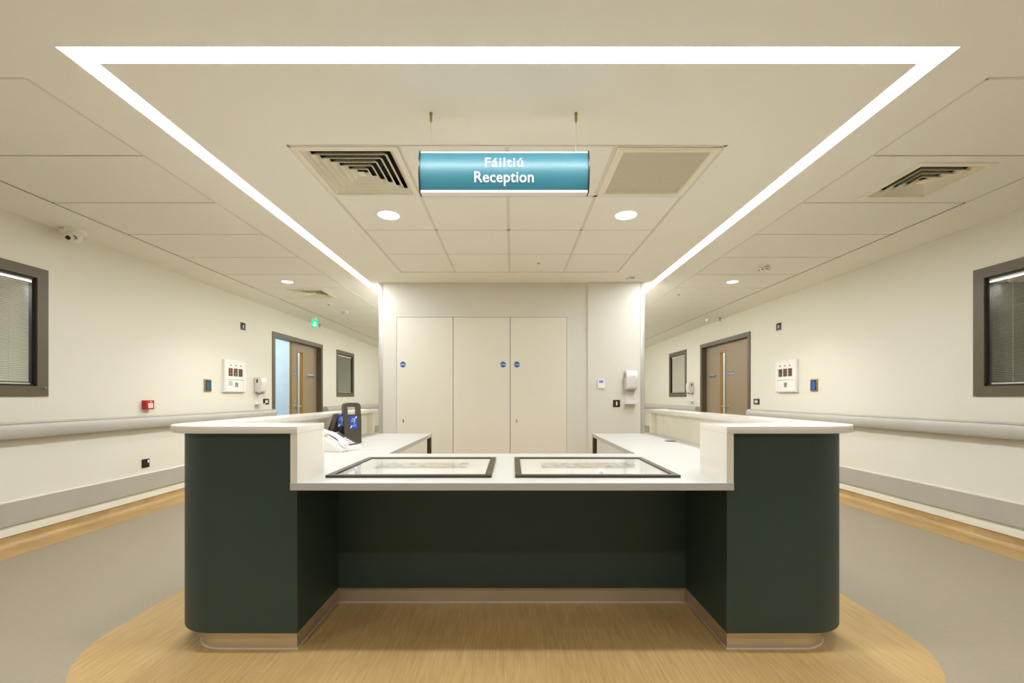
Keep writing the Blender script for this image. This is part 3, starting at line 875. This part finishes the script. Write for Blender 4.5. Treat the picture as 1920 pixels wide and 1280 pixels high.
# front shell: slab with a handle hole, leaning slightly; outline in (x, z)
def shell(y0, y1, w0, w1, h, lean, mat, name, hole=True):
    b = bmesh.new()
    outer = [(-w0, 0.0), (w0, 0.0)] + [(w1 + 0.002, h * 0.55)] + [(w1, h - 0.05)] + \
            [(w1 - 0.03 + 0.03 * math.cos(R_(t)), h - 0.03 + 0.03 * math.sin(R_(t))) for t in range(0, 91, 15)] + \
            [(-w1 + 0.03 + 0.03 * math.cos(R_(t)), h - 0.03 + 0.03 * math.sin(R_(t))) for t in range(90, 181, 15)] + \
            [(-w1, h - 0.05), (-w1 - 0.002, h * 0.55)]
    m = MB(); m.bm.free(); m.bm = b
    if hole:
        hx = w1 - 0.028; hz0, hz1 = h - 0.092, h - 0.032
        # split into frame strips around the hole
        m.prism([(-w0, 0), (w0, 0), (w1 + 0.002, h * 0.55), (w1 + 0.001, hz0), (-w1 - 0.001, hz0), (-w1 - 0.002, h * 0.55)], y0, y1, 'y')
        m.prism([(-w1 - 0.001, hz0), (-hx, hz0), (-hx, hz1), (-w1, hz1)], y0, y1, 'y')
        m.prism([(hx, hz0), (w1 + 0.001, hz0), (w1, hz1), (hx, hz1)], y0, y1, 'y')
        top = [(-w1, hz1), (w1, hz1)] + [(w1 - 0.03 + 0.03 * math.cos(R_(t)), h - 0.03 + 0.03 * math.sin(R_(t))) for t in range(10, 91, 16)] + \
              [(-w1 + 0.03 + 0.03 * math.cos(R_(t)), h - 0.03 + 0.03 * math.sin(R_(t))) for t in range(90, 171, 16)]
        m.prism(top, y0, y1, 'y')
    else:
        m.prism(outer, y0, y1, 'y', 0.004)
    for v in m.bm.verts: v.co.y += lean * v.co.z
    return m.build(name, mat, lp)
fs = shell(-0.05, 0.005, 0.062, 0.066, 0.318, 0.10, M['loop'], 'front_shell')
fs.location = (0, 0, 0.006)
def ear_sticker(parent, loc, rot, w, h):
    s = MB().prism(rrect(-w / 2, w / 2, -h / 2, h / 2, 0.004), -0.0008, 0, 'y').build('ear_sticker', M['blue2'], parent, loc, rot)
    # ear outline, inner curl and the diagonal bar of the hearing symbol
    def ln(pts, r, nm='ear_mark'):
        MB().tube([(p[0] * w, -0.001, p[1] * h) for p in pts], r, 6).build(nm, M['white'], s)
    ln([(-0.22, 0.02), (-0.24, 0.16), (-0.14, 0.27), (0.02, 0.30), (0.16, 0.22), (0.20, 0.08), (0.14, -0.04), (0.05, -0.16), (0.0, -0.30), (-0.10, -0.33)], 0.0022)
    ln([(-0.08, 0.08), (-0.06, 0.17), (0.04, 0.18), (0.08, 0.08), (0.0, -0.02)], 0.0018)
    ln([(-0.44, -0.44), (-0.24, -0.24)], 0.0045)
    ln([(0.26, 0.28), (0.44, 0.44)], 0.0045)
    ln([(0.22, -0.34), (0.22, -0.20), (0.30, -0.20)], 0.0018)
    tag(s, 'blue sticker with white ear symbol')
    return s
ear_sticker(fs, (0.004, -0.0515 + 0.10 * 0.165, 0.165), (math.atan(-0.10), 0, 0), 0.056, 0.102)
MB().prism([(-0.05, 0.008), (-0.02, 0.03), (0.04, 0.03), (0.058, 0.01), (0.05, 0.0), (-0.04, 0.0)], -0.045, 0.03, 'y', 0.003).build('foot', M['loop'], lp)
# rear body with its own raised pocket and second sticker, to the left
bk = MB().prism([(-0.19, 0.0), (-0.03, 0.0), (-0.03, 0.225), (-0.075, 0.235), (-0.12, 0.215), (-0.19, 0.03)], 0.0, 0.075, 'y', 0.006).build('rear_body', M['loopblack'], lp, (0, 0, 0.004))
MB().prism([(-0.125, 0.02), (-0.045, 0.02), (-0.045, 0.135), (-0.105, 0.135)], -0.012, 0.0, 'y', 0.003).build('pocket', M['loopblack'], bk)
ear_sticker(bk, (-0.08, -0.002, 0.180), (0, 0, 0), 0.05, 0.10)
MB().prism([(-0.205, 0.004), (-0.18, 0.004), (-0.115, 0.21), (-0.105, 0.242), (-0.13, 0.238)], -0.02, 0.03, 'y', 0.003).build('back_stand', M['loop'], lp, (0, 0, 0))
MB().tube([(0.02, 0.03, 0.006), (0.07, 0.05, 0.005), (0.10, 0.04, 0.005), (0.085, 0.02, 0.005), (0.05, 0.02, 0.005)], 0.0035, 6).build('cable', M['loop'], lp)

# ---- desk phone (faces into the desk)
ph = empty('desk_phone', (-1.215, 3.03, Z_WT), R_(72))
tag(ph, 'white desk phone with dark keypad panel beside the hearing loop unit', 'phone')
# local: x across, y depth (front -y); wedge rising to the back; outline in (y, z)
MB().prism([(-0.11, 0.0), (0.09, 0.0), (0.105, 0.015), (0.105, 0.105), (0.09, 0.115), (-0.11, 0.022)], -0.11, 0.11, 'x', 0.004).build('base', M['plastic'], ph)
sl = math.atan2(0.093, 0.2)
pn = MB().box(-0.03, 0.10, -0.085, 0.1, 0.0, 0.003, 0.001, 1).build('keypad_panel', M['keypad'], ph, (0, -0.012, 0.0685), (sl, 0, 0))
MB().box(-0.015, 0.085, 0.035, 0.085, 0.003, 0.0045).build('display', M['black'], pn)
for r in range(4):
    for c in range(3):
        MB().box(0.0 + c * 0.026, 0.018 + c * 0.026, -0.07 + r * 0.024, -0.055 + r * 0.024, 0.003, 0.006, 0.001, 1).build('key', M['plastic'], pn)
hs = MB()
prof = []
for k in range(15):
    t = k / 14
    y = -0.105 + 0.21 * t
    arch = 0.032 - 0.020 * math.sin(PI * t) ** 0.8 * 0 + 0.014 * math.sin(PI * t)
    half = 0.026 if 0.2 < t < 0.8 else 0.030
    th = 0.011 if 0.22 < t < 0.78 else 0.019
    cz = arch - (0.010 if t < 0.22 or t > 0.78 else 0.0)
    prof.append([(-0.068 + half * math.cos(a), y, cz + th * math.sin(a)) for a in [2 * PI * i / 12 for i in range(12)]])
hs.loft(prof).build('handset', M['plastic'], ph, (0, -0.012, 0.066), (sl, 0, 0))
cord = []
for k in range(90):
    t = k / 89
    p0 = Vector((-0.07, -0.118, 0.012)); p1 = Vector((0.06, -0.19, 0.009)); p2 = Vector((0.10, -0.29, 0.009))
    c = p0 * (1 - t) ** 2 + p1 * 2 * t * (1 - t) + p2 * t * t
    cord.append((c.x, c.y + 0.004 * math.cos(k * 1.4), max(0.005, c.z + 0.004 * math.sin(k * 1.4))))
MB().tube(cord, 0.0022, 5).build('coiled_cord', M['plastic'], ph)

# ================================================================= THE SUSPENDED SIGN
sg = empty('hanging_sign', (-0.038, 2.085, 2.103))
tag(sg, 'teal curved reception sign with white lettering hung on two wires', 'sign')
SW, SH = 0.811, 0.200
def bow(z):      # horizontal bulge of the face towards the camera
    t = (z - SH / 2) / (SH / 2)
    return -0.022 * (1 - t * t)
n = 14
zs = [0.012 + (SH - 0.020) * k / n for k in range(n + 1)]
face = [(bow(z), z) for z in zs] + [(bow(z) + 0.003, z) for z in zs[::-1]]
MB().prism(face, -SW / 2 + 0.003, SW / 2 - 0.003, 'x').build('sign_face', M['teal'], sg)
back = [(0.03 - bow(z) - 0.003, z) for z in zs] + [(0.03 - bow(z), z) for z in zs[::-1]]
MB().prism(back, -SW / 2 + 0.003, SW / 2 - 0.003, 'x').build('sign_back', M['silver'], sg)
MB().prism([(bow(0.003) - 0.004, 0.001), (0.034, 0.001), (0.034, 0.008), (0.03 - bow(0.012), 0.0125), (bow(0.012) - 0.0015, 0.0125)], -SW / 2 + 0.003, SW / 2 - 0.003, 'x').build('bottom_rail', M['silver'], sg)
MB().prism([(bow(0.192) - 0.0015, 0.1915), (0.03 - bow(0.192), 0.1915), (0.032, 0.1985), (-0.004, 0.1985)], -SW / 2 + 0.003, SW / 2 - 0.003, 'x').build('top_rail', M['silver'], sg)
for s in (-1, 1):
    endp = [(-0.006 + bow(z) - 0.002, z) for z in [SH * k / 12 for k in range(13)]] + [(0.036 - bow(z), z) for z in [SH * k / 12 for k in range(12, -1, -1)]]
    MB().prism(endp, s * SW / 2 - 0.0028, s * SW / 2 + 0.0028, 'x').build('end_plate', M['socket'], sg)
def sign_text(body, z, size, sp=1.03):
    t = text_mesh('lettering', body, size, M['white'], sg, (0, 0, 0), (0, 0, 0), weight=0.0008, depth=0.0004, spacing=sp, sx=1.0)
    me = t.data
    cxx = 0.5 * (min(v.co.x for v in me.vertices) + max(v.co.x for v in me.vertices))
    for v in me.vertices:
        zz = z + v.co.y
        v.co = Vector((v.co.x - cxx, bow(zz) - 0.0014 - v.co.z, zz))
    return t
sign_text('Fáiltiú', 0.136, 0.069, 1.12)
sign_text('Reception', 0.066, 0.069)
for x in (-0.356, 0.349):
    MB().tube([(x, 0.015, 0.198), (x, 0.015, 0.352)], 0.0009, 6).build('suspension_wire', M['steel'], sg)
    MB().lathe([(0.0075, 0.397), (0.0075, 0.390), (0.0062, 0.386), (0.0058, 0.362), (0.0062, 0.36), (0.003, 0.352), (0.0012, 0.346)], (x, 0.015, 0), n=16).build('cable_gripper', M['brass'], sg)

# ================================================================= WALL FITTINGS  (local: x along the wall to the right, z up, faces -y)
def on_left(y, z): return (XL, y, z), PI / 2
def on_right(y, z): return (XR, y, z), -PI / 2
def on_core(x, z): return (x, CORE_Y - 0.028, z), 0.0

def dispenser(place, label, narrow=1.0):
    o = empty('gel_dispenser', *place)
    w = 0.068
    MB().box(-w * 0.8, w * 0.8, -0.012, 0, -0.10, 0.11, 0.004).build('back_plate', M['plastic_mauve'], o)
    # body: bulged front, outline in (y, z)
    pr = [(-0.010, -0.095), (-0.070, -0.118), (-0.098, -0.095), (-0.108, -0.06), (-0.112, 0.0), (-0.108, 0.075), (-0.095, 0.108), (-0.07, 0.115), (-0.010, 0.115)]
    bd = MB().prism(pr, -w, w, 'x', 0.012, 3).build('body', M['plastic_mauve'], o)
    MB().box(-w + 0.012, w - 0.012, -0.1145, -0.108, 0.035, 0.055, 0.002).build('badge', M['white'], bd)
    MB().lathe([(0.006, 0), (0.006, -0.002)], (0.02, -0.1145, 0.045), 'y', 14).build('lock', M['greylabel'], bd)
    MB().prism(rrect(-0.055, -0.035, 0.03, 0.085, 0.006), -w - 0.001, -w + 0.012, 'x').build('level_slot', M['black'], bd).location = (0, 0, 0)
    MB().prism(rrect(-0.055, -0.035, 0.03, 0.085, 0.006), w - 0.012, w + 0.001, 'x').build('level_slot', M['black'], bd)
    MB().lathe([(0.048, 0), (0.050, -0.016), (0.040, -0.030), (0.020, -0.036)], (0, -0.058, -0.098), 'z', 24).build('spout', M['spout'], o)
    MB().box(-0.046, 0.046, -0.006, 0, -0.285, -0.09, 0.002).build('splash_plate', M['plastic_mauve'], o)
    MB().prism([(-0.003, -0.285), (-0.09, -0.285), (-0.095, -0.268), (-0.09, -0.268), (-0.085, -0.278), (-0.003, -0.278)], -0.062, 0.062, 'x', 0.002, 1).build('drip_tray', M['plastic_mauve'], o)
    return tag(o, label, 'dispenser', 'hand gel dispensers')
dispenser(on_core(1.415, 1.318), 'white hand gel dispenser with drip tray on the cupboard wall by its right edge')
dispenser(on_left(6.33, 1.295), 'white hand gel dispenser on the left wall beside the half open door')
dispenser(on_right(8.90, 1.31), 'white hand gel dispenser on the right wall between the far window and the door')

def rocker_plate(place, w, h, gangs, label, name='light_switch', plate='socket', dark=False):
    o = empty(name, *place)
    MB().prism(rrect(-w / 2, w / 2, -h / 2, h / 2, 0.005), -0.009, 0, 'y', 0.002).build('plate', M[plate], o)
    if gangs:
        gp = 0.026
        for k in range(gangs):
            cx = (k - (gangs - 1) / 2) * gp
            MB().prism([(-0.009, -0.021), (-0.0135, -0.021), (-0.0105, 0.021), (-0.009, 0.021)], cx - 0.009, cx + 0.009, 'x', 0.001, 1).build('rocker', M['white'], o)
    for s in (-1, 1):
        MB().lathe([(0.003, 0), (0.003, -0.001)], (s * (w / 2 - 0.010), -0.009, 0), 'y', 10).build('screw', M['nickel'], o)
    return tag(o, label, 'switch')
rocker_plate(on_core(1.256, 1.043), 0.084, 0.084, 1, 'black square light switch with one white rocker beside the gel dispenser on the cupboard wall')
rocker_plate(on_left(6.565, 1.05), 0.146, 0.086, 3, 'black light switch with three white rockers beside the half open left door')
rocker_plate(on_right(6.565, 1.05), 0.146, 0.086, 3, 'black light switch with three white rockers beside the closed right double door')
rocker_plate(on_left(6.0, 2.10), 0.10, 0.10, 1, 'small black square plate with white switch high on the left wall above the valve cabinet')
rocker_plate(on_right(6.02, 2.10), 0.10, 0.10, 1, 'small black square plate with white switch high on the right wall above the valve cabinet')

# thermostat
o = empty('thermostat', *on_core(1.068, 1.278))
MB().box(-0.043, 0.043, -0.022, 0, -0.052, 0.052, 0.006, 3).build('casing', M['plastic'], o)
MB().box(-0.024, 0.024, -0.0228, -0.021, 0.012, 0.040).build('display', M['lcd'], o)
MB().box(-0.014, 0.014, -0.0232, -0.021, -0.022, -0.010, 0.001, 1).build('button', M['white'], o)
tag(o, 'small white thermostat with blue display on the cupboard wall', 'thermostat')

# red call point and black socket on the left wall
o = empty('fire_call_point', *on_left(4.41, 1.04))
MB().box(-0.046, 0.046, -0.050, 0, -0.046, 0.046, 0.006, 3).build('casing', M['red'], o)
MB().box(-0.028, 0.030, -0.0518, -0.049, -0.030, 0.016, 0.001, 1).build('break_panel', M['white'], o)
MB().box(-0.020, 0.022, -0.0523, -0.0515, 0.000, 0.004).build('arrow_mark', M['black'], o)
MB().box(-0.020, 0.022, -0.0523, -0.0515, -0.018, -0.014).build('arrow_mark', M['black'], o)
MB().lathe([(0.006, 0), (0.006, -0.0015)], (0.004, -0.05, 0.030), 'y', 14).build('flame_mark', M['white'], o)
tag(o, 'red fire alarm call point on the left wall above the handrail', 'call point')
o = empty('wall_socket', *on_left(4.405, 0.445))
MB().prism(rrect(-0.043, 0.043, -0.043, 0.043, 0.005), -0.009, 0, 'y', 0.002).build('plate', M['black'], o)
MB().box(-0.030, 0.012, -0.0100, -0.0085, -0.030, 0.030, 0.001, 1).build('socket_insert', M['loopblack'], o)
for q in ((-0.010, 0.016, 0.003, 0.007), (-0.021, -0.008, 0.005, 0.0025), (0.001, -0.008, 0.005, 0.0025)):
    MB().box(q[0] - q[2], q[0] + q[2], -0.0105, -0.0098, q[1] - q[3], q[1] + q[3]).build('pin_hole', M['gasket'], o)
MB().prism([(-0.009, 0.002), (-0.013, 0.004), (-0.010, 0.032), (-0.009, 0.032)], 0.018, 0.034, 'x', 0.001, 1).build('rocker', M['white'], o)
tag(o, 'black wall socket with white switch low on the left wall', 'socket')

# touch panels
def touch_panel(place, mat, label):
    o = empty('wall_touch_panel', *place)
    MB().prism(rrect(-0.06, 0.06, -0.077, 0.077, 0.006), -0.014, 0, 'y', 0.002).build('frame', M['nickel'], o)
    MB().box(-0.047, 0.047, -0.0155, -0.0135, -0.063, 0.063, 0.001, 1).build('bezel', M['black'], o)
    sc = MB().box(-0.030, 0.030, -0.0163, -0.0153, -0.052, 0.048).build('screen', mat, o)
    for k in range(4):
        MB().box(-0.030, 0.030, -0.0168, -0.0162, -0.030 + k * 0.024, -0.028 + k * 0.024).build('screen_divider', M['black'], sc)
    return tag(o, label, 'control panel')
touch_panel(on_left(5.30, 1.264), M['teal_screen'], 'small wall control panel with teal screen left of the valve cabinet')
touch_panel(on_right(5.31, 1.267), M['blue_screen'], 'small wall control panel with blue screen right of the valve cabinet')

# medical gas valve cabinets
def valve_cabinet(place, label, with_note):
    o = empty('gas_valve_cabinet', *place)
    W, H = 0.22, 0.213
    fr = [(-W, -H), (W, -H), (W, H), (-W, H)]
    b = MB()
    ring = lambda w, h, y: [(-w, y, -h), (w, y, -h), (w, y, h), (-w, y, h)]
    b.loft([ring(W, H, 0.0), ring(W, H, -0.030), ring(W - 0.012, H - 0.012, -0.042), ring(W - 0.045, H - 0.03, -0.042), ring(W - 0.047, H - 0.032, -0.036),
            ring(W - 0.047, H - 0.032, -0.006)])
    b.build('surround', M['plastic'], o, smooth=False)
    w, h = W - 0.047, H - 0.032
    # door panel with three windows
    hol = [(-0.150 + k * 0.103, -0.062 + k * 0.103 - 0.0, 0.0, 0.105) for k in range(3)]
    dr = holed(-w, w, -0.045, h, hol, 0.006, lambda u, v, q: (u, -0.040 + q, v)).build('door_panel', M['plastic'], o, smooth=False)
    MB().box(-w, w, -0.012, -0.008, -0.045, h).build('interior_back', M['vbox'], o)
    for k in range(3):
        cx = -0.106 + k * 0.103
        MB().tube([(cx + 0.016, -0.022, -0.03), (cx + 0.016, -0.022, 0.13)], 0.009, 10).build('pipe', M['red_pipe'], o)
        MB().lathe([(0.016, -0.012), (0.018, 0), (0.016, 0.012)], (cx - 0.006, -0.024, 0.030), 'x', 14).build('valve', M['brass'], o)
        MB().box(cx - 0.04, cx + 0.04, -0.028, -0.020, 0.082, 0.094).build('valve_lever', M['red_pipe'], o)
        if k == 1 and with_note: MB().box(cx - 0.005, cx + 0.03, -0.030, -0.028, 0.008, 0.045).build('tag', M['yellow'], o)
        MB().lathe([(0.009, 0), (0.009, -0.006), (0.006, -0.010)], (cx, -0.040, 0.145), 'y', 16).build('lock', M['greylabel'], dr)
        MB().box(cx - 0.044, cx + 0.044, -0.0385, -0.0375, 0.0, 0.105).build('window_pane', M['glass'], dr)
    lw = MB().box(-w, w, -0.039, -0.034, -h, -0.050, 0.001, 1).build('lower_panel', M['plastic'], o)
    MB().prism(rrect(-0.055, 0.065, -0.155, -0.068, 0.004), -0.043, -0.039, 'y', 0.001, 1).build('alarm_plate', M['white'], lw)
    MB().box(-0.022, 0.040, -0.0442, -0.0428, -0.142, -0.080).build('speaker_label', M['greylabel'], lw)
    if with_note:
        for k in range(4):
            MB().box(-0.145, -0.070, -0.0396, -0.0388, -0.075 - k * 0.016, -0.067 - k * 0.016).build('printed_line', M['greylabel'], lw)
    return tag(o, label, 'cabinet', 'medical gas valve cabinets')
valve_cabinet(on_left(5.79, 1.395), 'white gas valve cabinet with three windows on the left wall', True)
valve_cabinet(on_right(5.82, 1.395), 'white gas valve cabinet with three windows on the right wall', False)

# ================================================================= CEILING FITTINGS
o = empty('security_camera', (-3.635, 3.58, CEIL))
MB().lathe([(0.088, 0.0), (0.088, -0.016), (0.080, -0.030), (0.060, -0.040), (0.056, -0.052), (0.050, -0.056)], n=36).build('base', M['plastic'], o)
ball = MB().lathe([(0.004, 0.055)] + [(0.055 * math.sin(R_(t)), 0.055 * math.cos(R_(t))) for t in range(15, 166, 15)] + [(0.004, -0.055)], n=28)
bo = ball.build('eyeball', M['plastic'], o, (0.024, -0.02, -0.060))
dv = Vector((0.42, -0.80, -0.42)).normalized()
q = dv.to_track_quat('Z', 'Y').to_euler()
for sx_, m_ in ((-0.020, 'spout'), (0.020, 'black')):
    e = MB().lathe([(0.0165, 0.0), (0.0165, 0.003), (0.012, 0.002)], (0, 0, 0), n=20).build('lens', M[m_], bo)
    right = dv.cross(Vector((0, 0, 1))).normalized()
    e.location = dv * 0.0505 - right * (-sx_) * 1.0 - Vector((0, 0, 0.004 if sx_ > 0 else -0.004))
    e.rotation_euler = q
MB().box(-0.072, -0.030, -0.0885, -0.070, -0.016, -0.010).build('slot_mark', M['raildark'], o, (0.04, 0.0, 0))
tag(o, 'white security camera with two dark lenses under the left ceiling edge', 'security camera')

def smoke_detector(x, y, label):
    o = empty('smoke_detector', (x, y, CEIL))
    MB().lathe([(0.052, 0), (0.052, -0.014), (0.048, -0.016)], n=28).build('base', M['plastic'], o)
    MB().lathe([(0.044, -0.014), (0.044, -0.024)], n=24).build('sensor_gap', M['raildark'], o)
    MB().lathe([(0.050, -0.024), (0.050, -0.040), (0.040, -0.052), (0.012, -0.055)], n=28).build('cover', M['plastic'], o)
    for k in range(8):
        a = 2 * PI * k / 8
        MB().box(-0.010, 0.010, -0.0515, -0.047, -0.045, -0.038).build('vent_slot', M['black'], o, (0, 0, 0), (0, 0, a))
    return tag(o, label, 'smoke detector', 'ceiling smoke detectors')
smoke_detector(2.66, 4.56, 'white smoke detector on the right corridor ceiling in front of its downlight')
smoke_detector(-2.70, 6.97, 'white smoke detector on the left corridor ceiling beyond the air diffuser')
def disc_sensor(x, y, r, h, name, label, cat, mat='plastic'):
    o = empty(name, (x, y, CEIL))
    MB().lathe([(r, 0), (r, -h * 0.5), (r * 0.8, -h)], n=24).build('cover', M[mat], o)
    MB().lathe([(r * 0.45, -h), (r * 0.4, -h - 0.006), (r * 0.1, -h - 0.010)], n=16).build('sensor_eye', M['spout'], o)
    return tag(o, label, cat)
disc_sensor(-2.71, 6.40, 0.045, 0.012, 'presence_sensor', 'small round sensor on the left corridor ceiling just past the air diffuser', 'sensor')
disc_sensor(2.24, 5.80, 0.034, 0.005, 'presence_sensor', 'small round sensor on the right corridor ceiling left of the downlight', 'sensor')
disc_sensor(0.275, 4.45, 0.030, 0.004, 'presence_sensor', 'tiny round sensor in the tiled ceiling panel near the cupboard wall', 'sensor')
o = empty('motion_detector', (1.375, 4.98, CEIL))
MB().box(-0.045, 0.045, -0.03, 0.03, -0.028, 0, 0.006, 2).build('casing', M['plastic'], o)
MB().box(-0.030, 0.030, -0.0312, -0.025, -0.022, -0.010, 0.001, 1).build('window', M['spout'], o)
tag(o, 'small white box detector on the ceiling above the gel dispenser', 'detector')
# green exit light and its unlit twin on the right
o = empty('exit_sign', (-3.45, 7.55, CEIL))
MB().box(-0.03, 0.03, -0.05, 0.05, -0.025, 0, 0.003).build('housing', M['plastic'], o)
ex = MB().box(-0.055, 0.055, -0.004, 0.004, -0.165, -0.025, 0.001, 1).build('panel', M['exitgreen'], o)
MB().prism([(-0.04, -0.115), (0.0, -0.150), (0.04, -0.115), (0.014, -0.115), (0.014, -0.07), (-0.014, -0.07), (-0.014, -0.115)], -0.006, -0.004, 'y').build('arrow', M['exitwhite'], ex)
tag(o, 'small green lit exit sign hanging at the left ceiling edge', 'exit sign')
o = empty('emergency_light', (3.49, 7.66, CEIL))
MB().lathe([(0.055, 0), (0.055, -0.02), (0.045, -0.045), (0.02, -0.052)], n=24).build('housing', M['plastic'], o)
MB().lathe([(0.02, -0.052), (0.014, -0.06)], n=16).build('lens', M['glass'], o)
tag(o, 'small white unlit emergency light at the right ceiling edge above the double door', 'emergency light')
for x, y, s in ((-3.66, 8.22, 'left'), (3.62, 7.52, 'right')):
    o = empty('sprinkler_head', (x, y, CEIL))
    MB().lathe([(0.028, 0), (0.028, -0.004), (0.012, -0.006), (0.010, -0.03), (0.006, -0.032), (0.006, -0.05)], n=16).build('escutcheon', M['nickel'], o)
    MB().lathe([(0.018, -0.05), (0.018, -0.053)], n=16).build('deflector', M['nickel'], o)
    tag(o, 'tiny metal sprinkler head at the %s ceiling edge above the doors' % s, 'sprinkler', 'sprinkler heads')
